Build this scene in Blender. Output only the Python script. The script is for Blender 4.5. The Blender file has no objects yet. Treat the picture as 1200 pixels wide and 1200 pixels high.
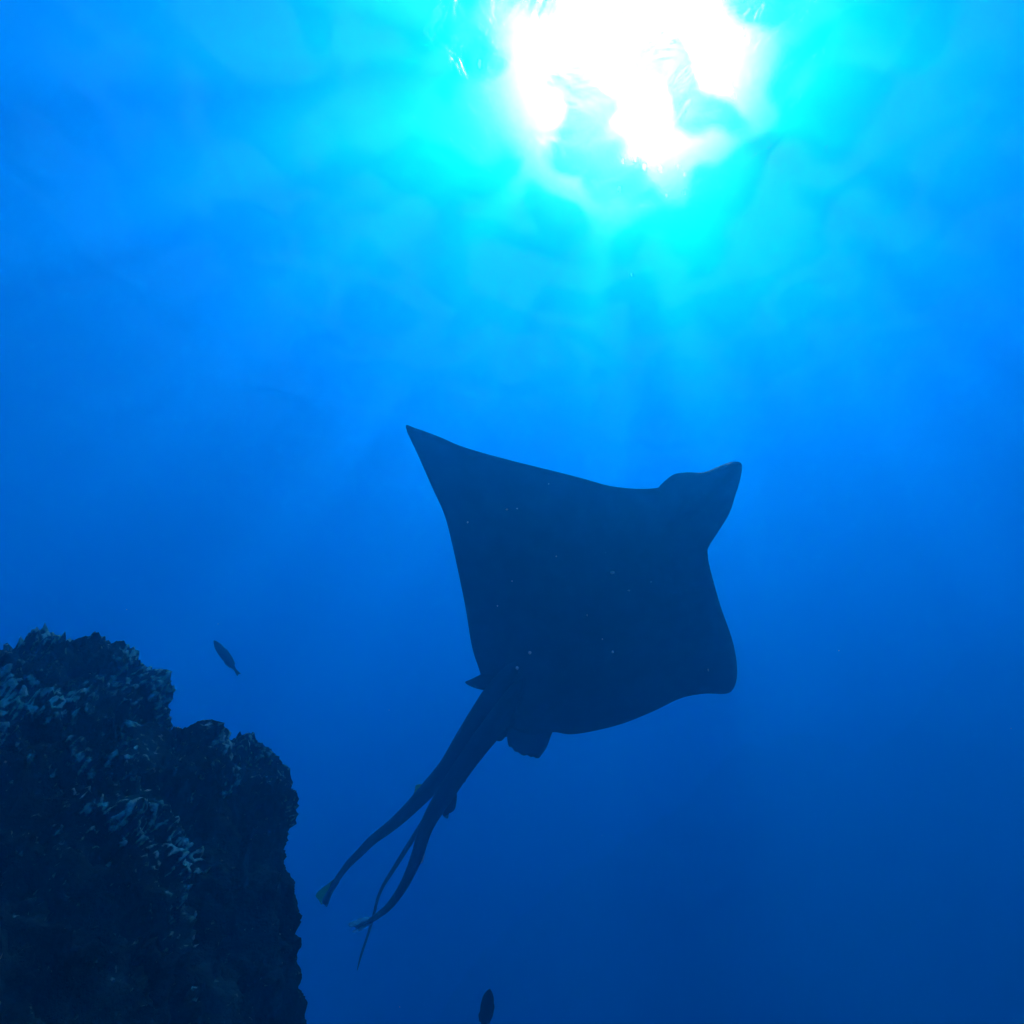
import bpy, bmesh, math, random
import numpy as np
from mathutils import Vector, Matrix, noise, kdtree, geometry

random.seed(7)
rng = np.random.default_rng(7)
S = bpy.context.scene
R = math.radians

# ------------------------------------------------------------------ camera
F = 942.0                       # focal length in pixels of the 1200 px photograph
PITCH = R(31)
cam_d = bpy.data.cameras.new('camera')
cam_d.sensor_width = 36; cam_d.lens = 36 * F / 1200
cam_d.clip_start = 0.02; cam_d.clip_end = 600
cam = bpy.data.objects.new('camera', cam_d)
S.collection.objects.link(cam)
cam.rotation_euler = (R(90) + PITCH, 0, 0)
S.camera = cam
CX = Vector((1, 0, 0))
CF = Vector((0, math.cos(PITCH), math.sin(PITCH)))      # forward
CU = Vector((0, -math.sin(PITCH), math.cos(PITCH)))     # up

def ray_dir(px, py):
    return CF + CX * ((px - 600) / F) + CU * ((600 - py) / F)

def at(px, py, depth):
    """the point that stands `depth` metres in front of the camera where the photograph has pixel px, py"""
    return ray_dir(px, py) * depth

# ------------------------------------------------------------------ light
SUN = ray_dir(737, 66).normalized()
sun_el = math.asin(SUN.z)
sun_az = math.atan2(SUN.x, SUN.y)
W = bpy.data.worlds.new('World'); S.world = W; W.use_nodes = True
wn = W.node_tree.nodes; wl = W.node_tree.links
sky = wn.new('ShaderNodeTexSky'); sky.sky_type = 'NISHITA'; sky.sun_disc = False
sky.sun_elevation = sun_el; sky.sun_rotation = sun_az
bg = wn['Background']; bg.inputs['Strength'].default_value = 0.05
# added glow round the sun: its glare spread by ripples, put into the sky
tcw = wn.new('ShaderNodeTexCoord'); dotn = wn.new('ShaderNodeVectorMath'); dotn.operation = 'DOT_PRODUCT'
dotn.inputs[1].default_value = SUN
wl.new(tcw.outputs['Generated'], dotn.inputs[0])
ang = wn.new('ShaderNodeMath'); ang.operation = 'ARCCOSINE'; wl.new(dotn.outputs['Value'], ang.inputs[0])
AUR, AUR_R = 2800.0, R(5.6)
q1 = wn.new('ShaderNodeMath'); q1.operation = 'DIVIDE'; q1.inputs[1].default_value = AUR_R; wl.new(ang.outputs[0], q1.inputs[0])
q2 = wn.new('ShaderNodeMath'); q2.operation = 'POWER'; q2.inputs[1].default_value = 2.6; wl.new(q1.outputs[0], q2.inputs[0])
q3 = wn.new('ShaderNodeMath'); q3.operation = 'MULTIPLY'; q3.inputs[1].default_value = -1; wl.new(q2.outputs[0], q3.inputs[0])
q4 = wn.new('ShaderNodeMath'); q4.operation = 'EXPONENT'; wl.new(q3.outputs[0], q4.inputs[0])
q5 = wn.new('ShaderNodeMath'); q5.operation = 'MULTIPLY'; q5.inputs[1].default_value = AUR; wl.new(q4.outputs[0], q5.inputs[0])
addw = wn.new('ShaderNodeVectorMath'); addw.operation = 'ADD'
warm = wn.new('ShaderNodeVectorMath'); warm.operation = 'SCALE'; warm.inputs[0].default_value = (1, .42, .30)   # reddened so the glow stays white through red-absorbing water
wl.new(q5.outputs[0], warm.inputs['Scale'])
wl.new(sky.outputs['Color'], addw.inputs[0]); wl.new(warm.outputs[0], addw.inputs[1])
wl.new(addw.outputs[0], bg.inputs['Color'])
sl = bpy.data.lights.new('sun', 'SUN'); sl.energy = 5; sl.angle = R(0.53); sl.color = (1, 0.96, 0.9)
so = bpy.data.objects.new('sun', sl); S.collection.objects.link(so)
so.rotation_euler = (-SUN).to_track_quat('-Z', 'Y').to_euler()

S.view_settings.view_transform = 'Standard'; S.view_settings.look = 'None'
S.view_settings.exposure = 1.95; S.view_settings.gamma = 1; S.view_settings.use_curve_mapping = False
S.render.engine = 'CYCLES'
cy = S.cycles
cy.use_denoising = True
cy.max_bounces = 8; cy.volume_bounces = 2; cy.diffuse_bounces = 2; cy.transparent_max_bounces = 12
cy.transmission_bounces = 6; cy.sample_clamp_indirect = 20.0
cy.use_adaptive_sampling = False
cy.caustics_reflective = False

# ------------------------------------------------------------------ helpers
def link(o): S.collection.objects.link(o); return o
def tag(o, label=None, cat=None, group=None, kind=None):
    if label: o['label'] = label
    if cat: o['category'] = cat
    if group: o['group'] = group
    if kind: o['kind'] = kind
    return o
def empty(name, loc):
    o = link(bpy.data.objects.new(name, None)); o.location = loc; o.empty_display_size = .1
    return o
def mesh_obj(name, verts, faces, mat, parent=None, origin=None, smooth=True):
    """one mesh object; verts in world space, stored relative to origin / parent"""
    if parent is not None: org = Vector(parent['org']) if 'org' in parent else parent.location
    else: org = Vector(origin) if origin is not None else Vector((0, 0, 0))
    me = bpy.data.meshes.new(name)
    v = np.asarray([tuple(p) for p in verts], float) - np.array(org)
    me.from_pydata(v.tolist(), [], [tuple(int(i) for i in f) for f in faces])
    me.update()
    if smooth: me.polygons.foreach_set('use_smooth', [True] * len(me.polygons))
    o = link(bpy.data.objects.new(name, me))
    if mat: me.materials.append(mat)
    if parent is not None: o.parent = parent
    else: o.location = org
    return o
def mat(name):
    m = bpy.data.materials.new(name); m.use_nodes = True
    return m, m.node_tree.nodes, m.node_tree.links

def catmull(pts, n=6, closed=False):
    P = [np.array(p, float) for p in pts]; out = []; N = len(P)
    rngk = range(N if closed else N - 1)
    for i in rngk:
        if closed: a, b, c, d = P[i-1], P[i], P[(i+1) % N], P[(i+2) % N]
        else: a, b, c, d = P[max(i-1, 0)], P[i], P[i+1], P[min(i+2, N-1)]
        for k in range(n):
            t = k / n
            out.append(.5*((2*b) + (-a+c)*t + (2*a-5*b+4*c-d)*t*t + (-a+3*b-3*c+d)*t**3))
    if not closed: out.append(P[-1])
    return out

# ------------------------------------------------------------------ materials
def skin_material(name, base, spot=None, rough=.55):
    m, n, l = mat(name); b = n['Principled BSDF']
    tc = n.new('ShaderNodeTexCoord')
    no = n.new('ShaderNodeTexNoise'); no.inputs['Scale'].default_value = 9; no.inputs['Detail'].default_value = 6
    l.new(tc.outputs['Object'], no.inputs['Vector'])
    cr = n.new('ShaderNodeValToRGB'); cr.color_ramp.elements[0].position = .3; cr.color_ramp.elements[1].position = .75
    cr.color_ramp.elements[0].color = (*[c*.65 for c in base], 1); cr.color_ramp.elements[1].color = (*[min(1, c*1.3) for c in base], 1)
    l.new(no.outputs['Fac'], cr.inputs['Fac'])
    l.new(cr.outputs['Color'], b.inputs['Base Color'])
    b.inputs['Roughness'].default_value = rough
    b.inputs['Specular IOR Level'].default_value = .15
    bp = n.new('ShaderNodeBump'); bp.inputs['Strength'].default_value = .25; bp.inputs['Distance'].default_value = .01
    no2 = n.new('ShaderNodeTexNoise'); no2.inputs['Scale'].default_value = 30; no2.inputs['Detail'].default_value = 4
    l.new(tc.outputs['Object'], no2.inputs['Vector'])
    l.new(no2.outputs['Fac'], bp.inputs['Height']); l.new(bp.outputs['Normal'], b.inputs['Normal'])
    return m

def fin_material(name, col, trans=.5):
    """thin fin membrane: part of the light comes through"""
    m, n, l = mat(name); n.remove(n['Principled BSDF'])
    d = n.new('ShaderNodeBsdfDiffuse'); t = n.new('ShaderNodeBsdfTranslucent'); mx = n.new('ShaderNodeMixShader')
    d.inputs['Color'].default_value = (*col, 1); t.inputs['Color'].default_value = (*col, 1)
    mx.inputs['Fac'].default_value = trans
    l.new(d.outputs[0], mx.inputs[1]); l.new(t.outputs[0], mx.inputs[2])
    l.new(mx.outputs[0], n['Material Output'].inputs['Surface'])
    return m

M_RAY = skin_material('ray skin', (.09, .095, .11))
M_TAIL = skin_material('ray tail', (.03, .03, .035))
M_REM = skin_material('remora skin', (.05, .05, .055))
M_FISH = skin_material('fish skin', (.07, .06, .07))
M_EYE = skin_material('eye', (.02, .02, .02), rough=.2)
M_FIN = fin_material('dark fin', (.06, .06, .065), .3)
M_FINP = fin_material('pale fin edge', (.92, .94, .92), .55)
M_FINY = fin_material('yellow green fin', (.42, .62, .14), .5)

# rock with painted highlights and encrusting growth
def rock_material():
    m, n, l = mat('reef rock'); b = n['Principled BSDF']
    tc = n.new('ShaderNodeTexCoord')
    def tex(scale, det, rough=.6):
        t = n.new('ShaderNodeTexNoise'); t.inputs['Scale'].default_value = scale; t.inputs['Detail'].default_value = det
        t.inputs['Roughness'].default_value = rough; l.new(tc.outputs['Object'], t.inputs['Vector']); return t
    n1, n2, n3 = tex(6, 8, .7), tex(60, 6), tex(55, 3)
    base = n.new('ShaderNodeValToRGB'); e = base.color_ramp.elements
    e[0].position = .45; e[0].color = (.006, .007, .007, 1); e[1].position = .70; e[1].color = (.07, .09, .06, 1)
    l.new(n1.outputs['Fac'], base.inputs['Fac'])
    at_ = n.new('ShaderNodeAttribute'); at_.attribute_name = 'growth_highlight'
    # growth: pale coralline crust and turf on the knobs, highlights put into its colour
    k = n.new('ShaderNodeMath'); k.operation = 'MULTIPLY_ADD'; k.inputs[1].default_value = .75
    l.new(at_.outputs['Fac'], k.inputs[0]); l.new(n3.outputs['Fac'], k.inputs[2])
    mr = n.new('ShaderNodeMapRange'); mr.inputs['From Min'].default_value = .67; mr.inputs['From Max'].default_value = .90
    l.new(k.outputs[0], mr.inputs['Value'])
    gc = n.new('ShaderNodeValToRGB'); e = gc.color_ramp.elements
    e[0].position = .38; e[0].color = (.45, .62, .36, 1); e[1].position = .56; e[1].color = (.86, .90, .66, 1)
    l.new(n2.outputs['Fac'], gc.inputs['Fac'])
    mx = n.new('ShaderNodeMixRGB'); l.new(mr.outputs[0], mx.inputs['Fac'])
    l.new(base.outputs['Color'], mx.inputs[1]); l.new(gc.outputs['Color'], mx.inputs[2])
    l.new(mx.outputs[0], b.inputs['Base Color'])
    b.inputs['Roughness'].default_value = .9; b.inputs['Specular IOR Level'].default_value = .1
    bp = n.new('ShaderNodeBump'); bp.inputs['Strength'].default_value = 1; bp.inputs['Distance'].default_value = .02
    l.new(n2.outputs['Fac'], bp.inputs['Height']); l.new(bp.outputs['Normal'], b.inputs['Normal'])
    return m
M_ROCK = rock_material()

# ------------------------------------------------------------------ water: surface above, murk inside, sand below
DEPTH = 17.5        # the surface stands this far above the camera
FLOOR = -16.0

def water_surface():
    # fine waves round the place where the sun comes through, coarser further out
    axis = np.concatenate([np.linspace(-250, -20, 24)[:-1], np.linspace(-20, 24, 330), np.linspace(24, 250, 24)[1:]])
    X, Y = np.meshgrid(axis, axis)
    Z = np.zeros_like(X)
    r = np.random.default_rng(3)
    for i in range(34):
        lam = 0.35 * 1.13 ** i if i < 26 else 3 + i * .4
        if lam > 9: lam = r.uniform(1, 9)
        a = r.uniform(0, 2*math.pi); k = 2*math.pi/lam
        amp = .006 * lam ** .95
        Z += amp * np.sin(k*(X*math.cos(a) + Y*math.sin(a)) + r.uniform(0, 6.3))
    fade = np.clip((40 - np.maximum(abs(X), abs(Y))) / 16, 0, 1)
    Z = Z * fade + DEPTH
    n = len(axis)
    verts = np.stack([X.ravel(), Y.ravel(), Z.ravel()], 1)
    idx = np.arange(n*n).reshape(n, n)
    faces = np.stack([idx[:-1, :-1].ravel(), idx[:-1, 1:].ravel(), idx[1:, 1:].ravel(), idx[1:, :-1].ravel()], 1)
    m, nn, l = mat('water surface'); nn.remove(nn['Principled BSDF'])
    tc = nn.new('ShaderNodeTexCoord')
    # wave-focused light put into the transparent colour as noise: bright cells, dim gaps
    def field(scale, det, dist, off):
        mp = nn.new('ShaderNodeMapping'); mp.inputs['Location'].default_value = off
        l.new(tc.outputs['Object'], mp.inputs['Vector'])
        t = nn.new('ShaderNodeTexNoise'); t.noise_dimensions = '2D'
        t.inputs['Scale'].default_value = scale; t.inputs['Detail'].default_value = det; t.inputs['Distortion'].default_value = dist
        l.new(mp.outputs[0], t.inputs['Vector'])
        return t
    a = field(.62, .3, .5, (57, 1, 0)); b = field(1.7, .3, .4, (57, 4, 0))
    mul = nn.new('ShaderNodeMath'); mul.operation = 'MULTIPLY_ADD'; mul.inputs[1].default_value = .14
    l.new(b.outputs['Fac'], mul.inputs[0]); l.new(a.outputs['Fac'], mul.inputs[2])
    cr = nn.new('ShaderNodeMapRange'); cr.inputs['From Min'].default_value = .44; cr.inputs['From Max'].default_value = .74
    cr.inputs['To Min'].default_value = .15; cr.inputs['To Max'].default_value = 1.0
    cr.interpolation_type = 'SMOOTHSTEP'
    l.new(mul.outputs[0], cr.inputs['Value'])
    tr = nn.new('ShaderNodeBsdfTransparent'); l.new(cr.outputs[0], tr.inputs['Color'])
    rf = nn.new('ShaderNodeBsdfRefraction'); rf.inputs['IOR'].default_value = 1.12; rf.inputs['Roughness'].default_value = .22
    rf.distribution = 'BECKMANN'
    bump = nn.new('ShaderNodeBump'); bump.inputs['Strength'].default_value = 1; bump.inputs['Distance'].default_value = .35
    w = field(1.3, 3, .6, (0, 5, 0)); l.new(w.outputs['Fac'], bump.inputs['Height'])
    l.new(bump.outputs['Normal'], rf.inputs['Normal'])
    mx = nn.new('ShaderNodeMixShader'); mx.inputs['Fac'].default_value = .10
    l.new(tr.outputs[0], mx.inputs[1]); l.new(rf.outputs[0], mx.inputs[2])
    l.new(mx.outputs[0], nn['Material Output'].inputs['Surface'])
    o = mesh_obj('water_surface', verts, faces, m)
    tag(o, kind='structure')

def box(name, lo, hi, m):
    v = [(x, y, z) for x in (lo[0], hi[0]) for y in (lo[1], hi[1]) for z in (lo[2], hi[2])]
    f = [(0,1,3,2), (4,6,7,5), (0,4,5,1), (2,3,7,6), (0,2,6,4), (1,5,7,3)]
    return mesh_obj(name, v, f, m, smooth=False)

def water_volume():
    m, n, l = mat('sea water'); n.remove(n['Principled BSDF'])
    def scat(col, dens, g):
        s = n.new('ShaderNodeVolumeScatter'); s.inputs['Color'].default_value = (*col, 1)
        s.inputs['Density'].default_value = dens; s.inputs['Anisotropy'].default_value = g
        return s
    s1 = scat((.0006, .70, 1.0), .048, .76)      # fine particles, forward
    s0 = scat((.0006, .40, 1.0), .067, .05)      # the water itself, blue and even
    s2 = scat((.0003, .70, 1.0), .026, .93)      # large particles scatter strongly forward: the glow close round the sun
    ab = n.new('ShaderNodeVolumeAbsorption')
    # absorption = (1 - colour) * density
    ab.inputs['Color'].default_value = (.18, .70, .988, 1); ab.inputs['Density'].default_value = .28
    a1 = n.new('ShaderNodeAddShader')
    l.new(ab.outputs[0], a1.inputs[1])
    a3 = n.new('ShaderNodeAddShader'); l.new(s0.outputs[0], a3.inputs[0]); l.new(s1.outputs[0], a3.inputs[1]); l.new(a3.outputs[0], a1.inputs[0])
    a2 = n.new('ShaderNodeAddShader'); l.new(a1.outputs[0], a2.inputs[0]); l.new(s2.outputs[0], a2.inputs[1])
    l.new(a2.outputs[0], n['Material Output'].inputs['Volume'])
    o = box('haze', (-130, -60, FLOOR - 3), (130, 130, DEPTH - .8), m)
    tag(o, kind='stuff')

def seabed():
    m, n, l = mat('sand'); b = n['Principled BSDF']
    no = n.new('ShaderNodeTexNoise'); no.inputs['Scale'].default_value = .6; no.inputs['Detail'].default_value = 8
    tc = n.new('ShaderNodeTexCoord'); l.new(tc.outputs['Object'], no.inputs['Vector'])
    cr = n.new('ShaderNodeValToRGB'); cr.color_ramp.elements[0].color = (.18, .16, .12, 1); cr.color_ramp.elements[1].color = (.42, .38, .30, 1)
    l.new(no.outputs['Fac'], cr.inputs['Fac']); l.new(cr.outputs['Color'], b.inputs['Base Color']); b.inputs['Roughness'].default_value = .95
    xs = np.linspace(-260, 260, 130); X, Y = np.meshgrid(xs, xs)
    Z = FLOOR + np.array([noise.noise(Vector((x*.08, y*.08, 0))) for x, y in zip(X.ravel(), Y.ravel())]) * .7
    v = np.stack([X.ravel(), Y.ravel(), Z], 1); k = len(xs); idx = np.arange(k*k).reshape(k, k)
    f = np.stack([idx[:-1, :-1].ravel(), idx[:-1, 1:].ravel(), idx[1:, 1:].ravel(), idx[1:, :-1].ravel()], 1)
    tag(mesh_obj('seabed', v, f, m), kind='structure')

water_surface(); water_volume(); seabed()

# ------------------------------------------------------------------ reef rocks
def fbm(p, o=4, s=1.0):
    v = 0; a = .5
    for i in range(o):
        v += a * noise.noise(p * s); s *= 2.07; a *= .5
    return v
def ridged(p, o=4, s=1.0):
    v = 0; a = .5
    for i in range(o):
        v += a * (1 - abs(noise.noise(p * s)) * 2); s *= 2.1; a *= .5
    return v

def zat(px, py, Y, lean=0.0):
    """x and z of the point at ground distance Y (+ lean * height) that the photograph shows at px, py"""
    d = ray_dir(px, py); k = Y / (d.y - lean*d.z)
    return d.x*k, d.z*k

def pillar(label, axis_px, Y, edge, seed, squash=.8, lean=0.0, sc=.68, nz=460, na=460, lump=.06, rich=1.0, below=((-.7, .06), (-3, .3), (FLOOR, 1.4))):
    """a column of rock whose axis stands at ground distance Y; edge: points (px, py) of its right outline from the top down"""
    X0 = zat(axis_px, edge[0][1], Y, lean)[0]
    pr = []
    for e in edge:
        x, z = zat(*e, Y, lean); pr.append((z, max(x - X0, .002)))
    r_last = pr[-1][1]
    pr = [(z, r_last + dr) for z, dr in reversed(below)] + pr[::-1]
    prof = catmull([np.array(p) for p in pr], 12)
    hs = np.array([p[0] for p in prof]); rs = np.array([p[1] for p in prof])
    L = np.concatenate([[0], np.cumsum(np.hypot(np.diff(hs), np.diff(rs)) * np.where(hs[1:] > -.3, 1, .12))])
    s = np.linspace(0, L[-1], nz); hz = np.interp(s, L, hs); rr = np.maximum(np.interp(s, L, rs), .002)
    off = Vector((seed*13.1, seed*7.7, seed*3.3))
    verts = []; grow_highlight = []
    for i in range(nz):
        dh = (hz[min(i+1, nz-1)] - hz[max(i-1, 0)]); dr = (rr[min(i+1, nz-1)] - rr[max(i-1, 0)])
        q = math.hypot(dh, dr) + 1e-9; nr, nzv = dh/q, -dr/q
        for j in range(na):
            a = 2*math.pi*j/na
            ca, sa = math.cos(a), math.sin(a)
            p = Vector((rr[i]*ca, rr[i]*sa*squash, hz[i])); nn = Vector((nr*ca, nr*sa, nzv))
            p.y += lean * max(p.z, -.3)
            if p.z > -.3: nn = Vector((nn.x, nn.y, nn.z - lean*nn.y)).normalized()
            q3 = p / sc + off
            d = .16*fbm(q3, 3, 1.5)
            st = Vector((q3.x, q3.y, q3.z*.38))
            rg = ridged(st, 4, 4.6)
            d += .17*(rg - .55)
            wob = Vector((noise.noise(q3*11), noise.noise(q3*11 + Vector((9, 0, 0))), noise.noise(q3*11 + Vector((0, 9, 0))))) * .045
            dens = max(0, min(1, .45 + 2.4*fbm(q3 + Vector((5, 5, 5)), 2, 1.9) + 1.3*(rg - .6)))
            dd, _ = noise.voronoi((q3 + wob)*19)
            k1 = max(0, 1 - (dd[0]*1.75)**2)**.6
            d += lump * k1 * dens * (.5 + noise.noise(q3*6))
            dd2, _ = noise.voronoi((q3 + wob*.6)*52)
            k2 = max(0, 1 - (dd2[0]*1.6)**2)**.7
            d += .017 * k2 * (.35 + .65*dens)
            d += .022*fbm(q3, 3, 17) + .014*(ridged(q3, 3, 26) - .5)
            d *= sc
            g_ = (k2 - .35 + .15*k1) * (.3 + .7*dens) * (.85 + 1.5*noise.noise(Vector((q3.x*5, q3.y*5, q3.z*1.7)) + off))
            grow_highlight.append(rich * min(1, max(0, g_)) * min(1.35, max(.3, .3 + 1.4*p.z/.6)))   # paler near the crest, where highlights are put into the crust colour
            verts.append(p + nn*d)
    V = np.array([tuple(v) for v in verts]) + np.array([X0, Y, 0])
    idx = np.arange(nz*na).reshape(nz, na); nx = np.roll(idx, -1, axis=1)
    f = np.stack([idx[:-1].ravel(), nx[:-1].ravel(), nx[1:].ravel(), idx[1:].ravel()], 1).tolist()
    f.append(list(idx[0][::-1])); f.append(list(idx[-1]))
    o = mesh_obj('reef_rock', V, f, M_ROCK, origin=(X0, Y, FLOOR))
    at_ = o.data.attributes.new('growth_highlight', 'FLOAT', 'POINT'); at_.data.foreach_set('value', grow_highlight)
    tag(o, label, 'rock')
    return o

pillar('nearer knobbly reef rock with a pale encrusted crest and painted highlights, left of the dark column', 92, 1.5,
       [(96,766),(118,768),(138,776),(151,787),(164,795),(173,804),(172,818),(170,840),(172,870),(180,920),(191,1000),(196,1120),(202,1250)], 1, lean=.85, lump=.05)
pillar('dark rock column behind the knobbly rock, its broad head just under the slender fish', 285, 2.05,
       [(280,870),(293,871),(303,876),(309,886),(315,896),(324,905),(324,925),(333,945),(339,980),(342,1050),(343,1130),(343,1250)], 6, lean=.35, lump=.020, rich=.45)
pillar('rock knob at the left edge of the frame, rising beside the knobbly rock', -40, 1.4,
       [(-36,772),(-18,774),(-4,782),(8,797),(24,815),(28,900),(30,1000),(36,1120),(36,1250)], 5, nz=300, na=300, lean=.8)

pillar('low rock shoulder wedged between the knobbly rock and the dark column', 212, 1.75,
       [(212,838),(226,842),(239,849),(249,880),(250,950),(254,1100),(256,1250)], 8, nz=300, na=300, lean=.3, lump=.03, rich=.6)

def reef_slope():
    """far slope of reef, almost lost in the blue"""
    Yc = 27.0
    line = [(560,1120),(640,1050),(720,1000),(790,955),(850,890),(905,868),(960,850),(1010,872),(1070,842),(1120,790),(1180,735),(1260,690),(1360,640),(1500,600)]
    pts = [zat(x, y, Yc) for x, y in line]
    xs = np.array([p[0] for p in pts]); zs = np.array([p[1] for p in pts])
    xs = np.concatenate([[xs[0]-12, xs[0]-5], xs, [xs[-1]+8, xs[-1]+30]]); zs = np.concatenate([[FLOOR, -6], zs, [zs[-1]-2, -8]])
    gx = np.linspace(xs[0], xs[-1], 260); gy = np.linspace(Yc-9, Yc+14, 130)
    verts = []
    for y in gy:
        for x in gx:
            c = float(np.interp(x, xs, zs)); t = (Yc - y)/9 if y < Yc else (y - Yc)/14
            z = FLOOR - .5 + (c - FLOOR + .5) * max(0, 1 - t**1.6)
            p = Vector((x, y, 0))
            z += (1.1*fbm(p, 4, .35) + .5*(ridged(p, 3, .9) - .5)) * (1 - t)
            verts.append((x, y, z))
    n, m_ = len(gx), len(gy); idx = np.arange(n*m_).reshape(m_, n)
    f = np.stack([idx[:-1, :-1].ravel(), idx[:-1, 1:].ravel(), idx[1:, 1:].ravel(), idx[1:, :-1].ravel()], 1)
    tag(mesh_obj('reef_slope', verts, f, M_ROCK), kind='structure')
reef_slope()

# ------------------------------------------------------------------ the eagle ray
RAY_D = 4.2
AX0 = np.array((592., 838.)); AX1 = np.array((852., 556.))       # tail root and snout in the photograph
axd = (AX1 - AX0) / np.linalg.norm(AX1 - AX0); axn = np.array((-axd[1], axd[0]))   # axn points to the lower right wing
def ray_depth(px, py):
    q = np.array((px, py)) - AX0
    t = q @ axd / 380; s = q @ axn / 250
    d = RAY_D + .40*((py - 690) / 200)       # the disc leans: its upper edge is nearer
    d += (.55 if s > 0 else .17) * s*s          # wings arch up, away from the camera
    return d
def build_ray():
    out = [(475.5,500.6),(487.5,502),(515,512),(543.7,524),(592.5,538),(645,551),(682.5,560.6),(712.5,569),(742.5,572.6),(768.7,572),(774,568.5),(781,562),
           (791,555.5),(806,553.5),(824,553.5),(840,547.5),(853,542.3),(864,541),(869.5,545.5),(867,563),(861,583),(854.5,602),(841,624),(830.5,641),(829.5,651),(832.5,667.5),
           (844,709),(857,746),(862.3,769),(863.8,791),(859.5,807),(850,813),(825,813),(797,818.5),(769,832),(731,847.5),(694,857),(667.5,860.6),
           (649,858),(622,861),(596,852),(580,836),(570,812),(562.5,787.5),(553,757.5),(545.6,712.5),(538,675),(530.6,641),(521,604),(506,570),(491,536)]
    B = catmull(out, 5, True)
    B = [tuple(p) for p in B]
    nb = len(B)
    Bn = np.array(B)
    # interior points
    pts = []
    for y in np.arange(495, 870, 7.0):
        for x in np.arange(470, 875, 7.0):
            xx = x + (3.5 if int(y/7) % 2 else 0)
            dmin = np.min(np.hypot(Bn[:, 0]-xx, Bn[:, 1]-y))
            if dmin < 4.5: continue
            # point in polygon
            x1, y1 = Bn[:, 0], Bn[:, 1]; x2, y2 = np.roll(x1, -1), np.roll(y1, -1)
            c = ((y1 > y) != (y2 > y)) & (xx < (x2-x1)*(y-y1)/(y2-y1+1e-12)+x1)
            if c.sum() % 2: pts.append((xx, y))
    vs = [Vector(p) for p in B] + [Vector(p) for p in pts]
    ed = [(i, (i+1) % nb) for i in range(nb)]
    ov, oe, of, *_ = geometry.delaunay_2d_cdt(vs, ed, [], 1, 1e-4)
    ov = np.array([tuple(v) for v in ov])
    dist = np.array([np.min(np.hypot(Bn[:, 0]-p[0], Bn[:, 1]-p[1])) for p in ov])
    verts = []; low = []; up = []
    m_px = RAY_D / F
    for p, d in zip(ov, dist):
        c = at(p[0], p[1], ray_depth(*p))
        if d < .6:
            low.append(len(verts)); up.append(len(verts)); verts.append(c); continue
        q = p - AX0; t = q @ axd / 380; s = q @ axn
        bodyw = 62 if t < .8 else 46
        body = math.exp(-(s/bodyw)**2) * (1 - math.exp(-((max(0, t+.05))/.16)**1.5))
        head = math.exp(-((t-.92)/.22)**2) * math.exp(-((s+4)/36)**2)
        edge = 1 - math.exp(-d/16)
        h = ((.010 + .022*math.exp(-(s/130)**2)) * edge + .115*body*(1-math.exp(-(d/34)**1.3)) + .05*head*(1-math.exp(-d/14))) * 1.5
        up_v = ray_dir(*p).normalized()
        low.append(len(verts)); verts.append(c - up_v*h*.75)
        up.append(len(verts)); verts.append(c + up_v*h)
    faces = []
    for f in of:
        faces.append([low[i] for i in f]); faces.append([up[i] for i in reversed(f)])
    org = at(680, 700, ray_depth(680, 700))
    root = empty('eagle_ray', org)
    tag(root, 'large dark eagle ray gliding belly to the camera below the bright sun', 'ray')
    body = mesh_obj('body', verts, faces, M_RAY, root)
    bm = bmesh.new(); bm.from_mesh(body.data); bmesh.ops.recalc_face_normals(bm, faces=bm.faces); bm.to_mesh(body.data); bm.free()
    body.data.polygons.foreach_set('use_smooth', [True]*len(body.data.polygons))
    # eyes on both sides of the head
    for ex, ey in ((790, 563), (826, 628)):
        c = at(ex, ey, ray_depth(ex, ey) - .012)
        bm = bmesh.new(); bmesh.ops.create_uvsphere(bm, u_segments=16, v_segments=10, radius=.012)
        mesh_obj('eye', [v.co + c for v in bm.verts], [[v.index for v in f.verts] for f in bm.faces], M_EYE, root); bm.free()
    # pelvic fins
    plate('pelvic_fin', [(601,822),(597,842),(594,859),(596,874),(600,876),(603,880.5),(607,881.5),(611,884.5),(615,885.5),(618,884.5),(622,887.5),(625,886.5),(628,888.5),(632,888),(635,884),(640,877),(644,867),(648,856),(652,838),(630,815)],
          lambda x, y: ray_depth(x, y) + .02, .016, M_RAY, root)
    plate('pelvic_fin', [(571,815),(566,840),(564,862),(571,866),(579,865.5),(583,868.5),(588,868),(592,864),(596,861),(602,840),(590,820)],
          lambda x, y: ray_depth(x, y) + .035, .012, M_RAY, root)
    # whip tail
    path = [(596,836),(575,858),(552,887),(528,920),(506,950),(485,981),(471,1003),(459,1022),(449,1038),(443,1052),(439,1068),(435,1083),(429,1102),(423,1120),(418.5,1137)]
    r = np.interp(np.linspace(0, 1, len(path)), [0, .12, .35, .6, .97, 1], [.054, .035, .015, .0087, .0060, .002])
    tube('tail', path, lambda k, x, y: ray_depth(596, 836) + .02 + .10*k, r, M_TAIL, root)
    return root

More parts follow.
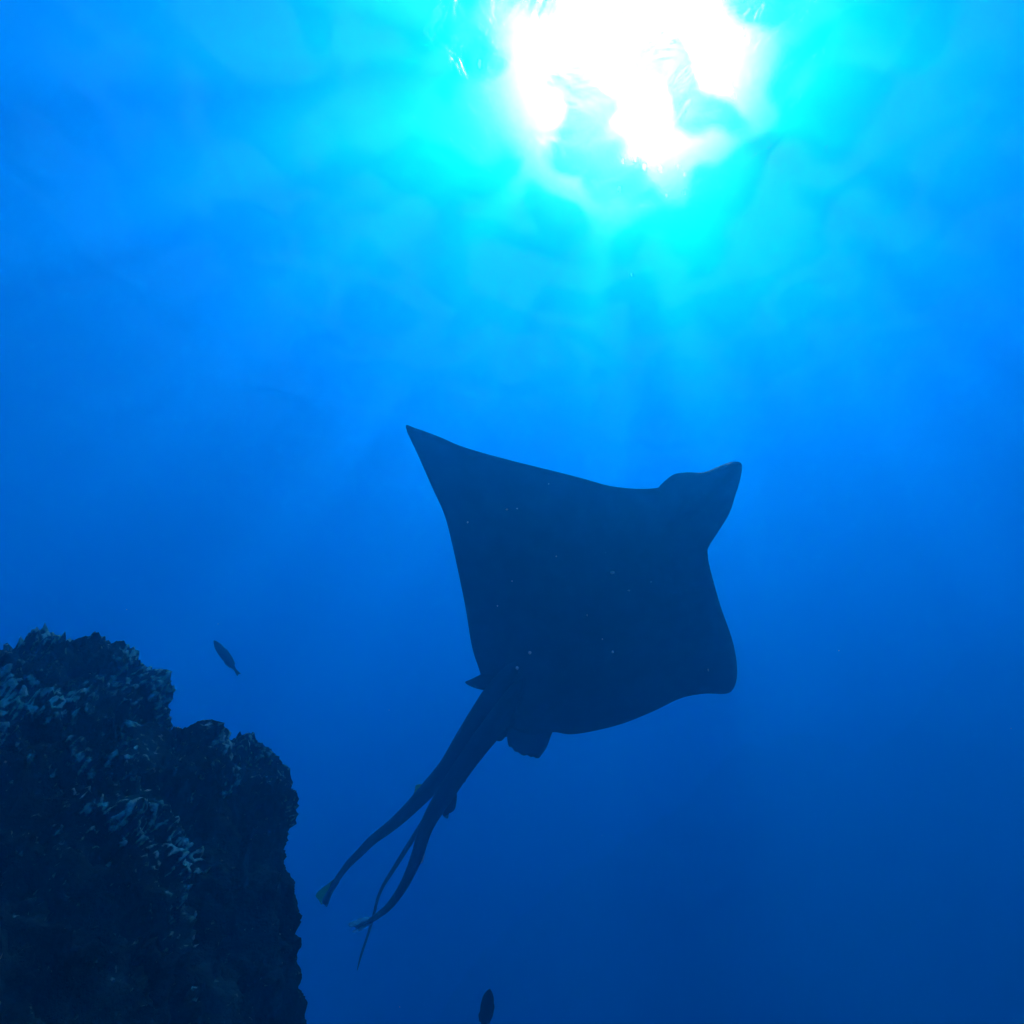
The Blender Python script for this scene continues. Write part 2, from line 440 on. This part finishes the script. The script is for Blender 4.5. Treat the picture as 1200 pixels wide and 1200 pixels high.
def plate(name, outline, depth, thick, m, parent, n=4, step=6.0):
    """a fin: solid, thickest in its middle, tapering to its outline"""
    B = [tuple(p) for p in catmull(outline, n, True)]; Bn = np.array(B); nb = len(B)
    pts = []
    for y in np.arange(Bn[:, 1].min(), Bn[:, 1].max(), step):
        for x in np.arange(Bn[:, 0].min(), Bn[:, 0].max(), step):
            if np.min(np.hypot(Bn[:, 0]-x, Bn[:, 1]-y)) < step*.5: continue
            x1, y1 = Bn[:, 0], Bn[:, 1]; x2, y2 = np.roll(x1, -1), np.roll(y1, -1)
            c = ((y1 > y) != (y2 > y)) & (x < (x2-x1)*(y-y1)/(y2-y1+1e-12)+x1)
            if c.sum() % 2: pts.append((x, y))
    ov, oe, of, *_ = geometry.delaunay_2d_cdt([Vector(p) for p in B+pts], [(i, (i+1) % nb) for i in range(nb)], [], 1, 1e-4)
    verts = []; lo = []; up = []
    R0 = max(2.0, min(np.ptp(Bn[:, 0]), np.ptp(Bn[:, 1]))*.35)
    for p in ov:
        d = np.min(np.hypot(Bn[:, 0]-p[0], Bn[:, 1]-p[1])); c = at(p[0], p[1], depth(p[0], p[1]))
        if d < .05: lo.append(len(verts)); up.append(len(verts)); verts.append(c); continue
        h = thick*.5*math.sqrt(min(d/R0, 1)); u = ray_dir(*p).normalized()
        lo.append(len(verts)); verts.append(c - u*h); up.append(len(verts)); verts.append(c + u*h)
    f = [[lo[i] for i in t] for t in of] + [[up[i] for i in reversed(t)] for t in of]
    return mesh_obj(name, verts, f, m, parent)

def tube(name, path, depth, radii, m, parent, seg=14, flat=1.0):
    """a tapering body along a path; depth(k, x, y) with k 0..1"""
    P = catmull(path, 5); N = len(P)
    rr = np.interp(np.linspace(0, 1, N), np.linspace(0, 1, len(radii)), radii)
    C = [at(p[0], p[1], depth(i/(N-1), p[0], p[1])) for i, p in enumerate(P)]
    verts = []; faces = []
    for i, c in enumerate(C):
        tan = (C[min(i+1, N-1)] - C[max(i-1, 0)]).normalized()
        v = c.normalized(); side = tan.cross(v).normalized(); dn = side.cross(tan).normalized()
        for j in range(seg):
            a = 2*math.pi*j/seg
            verts.append(c + side*math.cos(a)*rr[i] + dn*math.sin(a)*rr[i]*flat)
    for i in range(N-1):
        for j in range(seg):
            a, b = i*seg+j, i*seg+(j+1) % seg
            faces.append((a, b, b+seg, a+seg))
    faces.append(tuple(range(seg))[::-1]); faces.append(tuple(range((N-1)*seg, N*seg)))
    o = mesh_obj(name, verts, faces, m, parent)
    bm = bmesh.new(); bm.from_mesh(o.data); bmesh.ops.recalc_face_normals(bm, faces=bm.faces); bm.to_mesh(o.data); bm.free()
    return o

build_ray()

def build_remoras():
    K = RAY_D / 3.0; px = RAY_D / F
    g = 'remoras trailing behind the eagle ray'
    r1 = empty('remora', at(520, 900, 2.95*K))
    tag(r1, 'remora whose tail ends in a yellow green fin, the left one behind the ray', 'remora', g)
    dep1 = lambda k, x, y: K*(2.88 + .10*k)
    tube('body', [(606,776),(600,785),(590,800),(577,820),(560,847),(545,870),(529,896),(516,911),(503,924),(480,948),(458,968),(437,984),(422,999),(409,1012),(401,1022),(394,1032)],
         dep1, [w*px for w in (2,8,12,14.5,14.5,13.5,12.5,11,9.5,7.6,6.3,5.4,4.6,4,3.4,3.2)], M_REM, r1, flat=1.1)
    plate('tail_fin', [(396,1027),(389,1033),(385,1042),(380,1050),(377,1057),(380,1060),(383,1063),(386,1056),(390,1046),(395,1038),(398,1032)], lambda x, y: K*2.99, .008, M_FIN, r1, step=3)
    plate('tail_fin_edge', [(391,1031),(384,1036),(376,1042),(370,1049),(373,1054),(377,1060),(382,1055),(386,1047),(390,1039)], lambda x, y: K*2.992, .005, M_FINY, r1, step=3)
    plate('dorsal_fin', [(496,920),(491,919),(487,921),(486,926),(484,932),(481,938),(488,936),(498,926)], lambda x, y: K*2.95, .005, M_FINY, r1, step=3)
    plate('pectoral_fin', [(574,790),(567,789),(560,792),(552,796),(545,799.5),(551,804),(559,807),(567,809),(575,811),(584,800)], lambda x, y: K*2.90, .010, M_FIN, r1, step=4)
    r2 = empty('remora', at(530, 930, 2.86*K))
    tag(r2, 'remora with a pale edged forked tail, the right one behind the ray', 'remora', g)
    dep2 = lambda k, x, y: K*(2.76 + .16*k)
    tube('body', [(612,795),(606,806),(597,822),(582,846),(562,872),(546,894),(531,916),(517,938),(505,958),(497,976),(489,1002),(481,1022),(470,1043),(456,1062),(444,1072),(434,1079)],
         dep2, [w*px*.94 for w in (2,7,11,13.5,12.5,11.5,11,10.5,9,8,7.4,6.3,5.2,4.3,3.6,2.8)], M_REM, r2, flat=1.1)
    plate('tail_fin', [(436,1076),(428,1078),(420,1082),(415,1085),(419,1088),(428,1085),(436,1082)], lambda x, y: K*2.935, .007, M_FIN, r2, step=2.5)
    plate('tail_fin_edge', [(434,1074.5),(424,1075.5),(415,1079),(408.5,1082.5),(411,1086.5),(418,1084.3),(425,1081.5),(434,1078)], lambda x, y: K*2.93, .006, M_FINP, r2, step=2.5)
    plate('tail_fin_edge', [(434,1081),(427,1084),(420,1087.5),(413,1091),(416,1092.8),(422,1090.5),(429,1086.5),(435,1083)], lambda x, y: K*2.93, .006, M_FINP, r2, step=2.5)
    plate('pelvic_fin', [(518,925),(530,926),(535,930),(535,939),(533,948),(529,952),(526,953.5),(525,959),(520.5,957.5),(517,952),(512,945)], lambda x, y: K*2.84, .010, M_FIN, r2, step=4)
    plate('anal_fin', [(498,992),(498,999),(496,1009),(493,1012),(490,1008),(491,996)], lambda x, y: K*2.87, .005, M_FINP, r2, step=2.5)
    plate('dorsal_fin', [(556,872),(552.5,884),(550.5,892),(549,896),(550,905),(546,910),(545.5,916),(540,920),(532,932),(524,934),(526,915),(540,890)], lambda x, y: K*2.83, .010, M_FIN, r2, step=4)
build_remoras()

# ------------------------------------------------------------------ small fish
def fish(label, head, tail, depth, width_px, depth_tail):
    h = at(*head, depth); t = at(*tail, depth_tail)
    L = (t - h).length; ax = (t - h).normalized()
    v = ((h+t)/2).normalized(); side = ax.cross(v).normalized(); dn = side.cross(ax).normalized()
    wm = width_px * depth / F
    root = empty('reef_fish', (h+t)/2)
    tag(root, label, 'fish')
    prof = [(0, .04), (.06, .45), (.18, .85), (.35, 1), (.52, .92), (.68, .66), (.80, .36), (.86, .26)]
    pr = catmull(prof, 4); seg = 14; verts = []; faces = []
    for a, w in pr:
        for j in range(seg):
            th = 2*math.pi*j/seg
            verts.append(h + ax*(a*L) + side*math.cos(th)*w*wm/2 + dn*math.sin(th)*w*wm*.32)
    n = len(pr)
    for i in range(n-1):
        for j in range(seg):
            a, b = i*seg+j, i*seg+(j+1) % seg; faces.append((a, b, b+seg, a+seg))
    faces.append(tuple(range(seg))[::-1]); faces.append(tuple(range((n-1)*seg, n*seg)))
    mesh_obj('body', verts, faces, M_FISH, root)
    def fin(name, pts, th=.003):
        c = [h + ax*(a*L) + side*(b*wm) for a, b in pts]; k = len(c)
        vv = [p - dn*th for p in c] + [p + dn*th for p in c]
        ff = [list(range(k))[::-1], list(range(k, 2*k))] + [(i, (i+1) % k, k+(i+1) % k, k+i) for i in range(k)]
        mesh_obj(name, vv, ff, M_FISH, root, smooth=False)
    fin('tail_fin', [(.83, .12), (.92, .19), (1.0, .27), (.975, .02), (1.0, -.24), (.92, -.18), (.83, -.12)])
    fin('dorsal_fin', [(.26, .44), (.36, .60), (.55, .58), (.72, .42), (.74, .26), (.5, .40)])
    fin('anal_fin', [(.48, -.42), (.60, -.54), (.72, -.40), (.74, -.24), (.6, -.32)])
    for s in (-1, 1):
        c = h + ax*(.09*L) + dn*s*wm*.16 + side*wm*.08
        bm = bmesh.new(); bmesh.ops.create_icosphere(bm, subdivisions=2, radius=wm*.05)
        mesh_obj('eye', [q.co + c for q in bm.verts], [[q.index for q in f.verts] for f in bm.faces], M_EYE, root); bm.free()
fish('small slender fish in open water just above the rocks', (250.5, 750.5), (280, 791), 4.6, 10, 4.7)
fish('small dark fish swimming up at the bottom edge below the ray', (574, 1159), (565, 1212), 2.6, 15, 2.6)

# ------------------------------------------------------------------ marine snow
def marine_snow():
    m, n, l = mat('speck'); n.remove(n['Principled BSDF'])
    d = n.new('ShaderNodeBsdfDiffuse'); t = n.new('ShaderNodeBsdfTranslucent'); mx = n.new('ShaderNodeMixShader')
    d.inputs['Color'].default_value = (.8, .8, .78, 1); t.inputs['Color'].default_value = (.8, .8, .78, 1); mx.inputs['Fac'].default_value = .6
    l.new(d.outputs[0], mx.inputs[1]); l.new(t.outputs[0], mx.inputs[2]); l.new(mx.outputs[0], n['Material Output'].inputs['Surface'])
    spots = [(652,652,1.6),(718,671,2.6),(737,692,1.4),(621,765,2.2),(606,783,3.0),(718,764,1.6),(706,749,1.4),(594,597,1.3),(606,596,1.4),
             (688,721,1.2),(830,785,1.3),(548,612,1.8),(763,682,1.0),(600,681,1.0),(643,567,1.0),(583,710,.9)]
    r = random.Random(4)
    ico = bmesh.new(); bmesh.ops.create_icosphere(ico, subdivisions=1, radius=1)
    iv = [v.co.copy() for v in ico.verts]; fi = [[v.index for v in f.verts] for f in ico.faces]; ico.free()
    V = []; Fc = []
    def add(c, rad):
        k = len(V); sx = Vector((r.uniform(.6, 1.3), r.uniform(.6, 1.2), r.uniform(.6, 1.5)))
        V.extend([c + Vector((v.x*sx.x, v.y*sx.y, v.z*sx.z))*rad*r.uniform(.85, 1.1) for v in iv]); Fc.extend([[k+i for i in f] for f in fi])
    for x, y, s in spots:
        d0 = r.uniform(.9, 1.8); add(at(x, y, d0), s*1.05*d0/F)
    for _ in range(120):
        d0 = r.uniform(1.2, 7); add(at(r.uniform(-300, 1500), r.uniform(500, 1400), d0), r.uniform(.0006, .0014))
    o = mesh_obj('marine_snow', V, Fc, m)
    tag(o, kind='stuff')
marine_snow()

# ------------------------------------------------------------------ added flakes imitating the sun's sparkles
def sparkle():
    m, n, l = mat('sparkle flake'); n.remove(n['Principled BSDF'])
    # a frosted flake: light goes through it and is spread a few degrees
    g = n.new('ShaderNodeBsdfRefraction'); g.distribution = 'BECKMANN'; g.inputs['IOR'].default_value = 1.33; g.inputs['Roughness'].default_value = .30
    l.new(g.outputs[0], n['Material Output'].inputs['Surface'])
    r = random.Random(11)
    me = None
    for x, y, s in [(562,75,3.2),(747,158,4.2),(744,185,3.6),(730,189,2.6),(755,196,3.2),(774,198,3.0),(726,222,3.0),(802,225,2.2),(775,163,3.0),
                    (784,166,2.4),(860,99,3.2),(860,113,2.8),(869,37,3.0),(876,48,3.6),(794,195,2.0),(802,204,2.2),(781,229,1.8),(740,322,2.0)]:
        d = r.uniform(2.6, 4.5)
        if me is None:
            bm = bmesh.new(); bmesh.ops.create_circle(bm, cap_ends=True, segments=14, radius=1)
            for v in bm.verts: v.co *= r.uniform(.75, 1.15)
            me = bpy.data.meshes.new('sparkle_fleck'); bm.to_mesh(me); bm.free(); me.materials.append(m)
        o = link(bpy.data.objects.new('sparkle_fleck', me))
        o.rotation_euler = (-ray_dir(x, y)).to_track_quat('Z', 'Y').to_euler(); o.location = at(x, y, d)
        k = s*d/F; o.scale = (k*r.uniform(.6, .9), k*r.uniform(1, 1.5), k)
        tag(o, 'tiny added flake imitating a sparkle against the bright glare round the sun', 'sparkle', 'added flakes imitating sparkles round the sun')
sparkle()
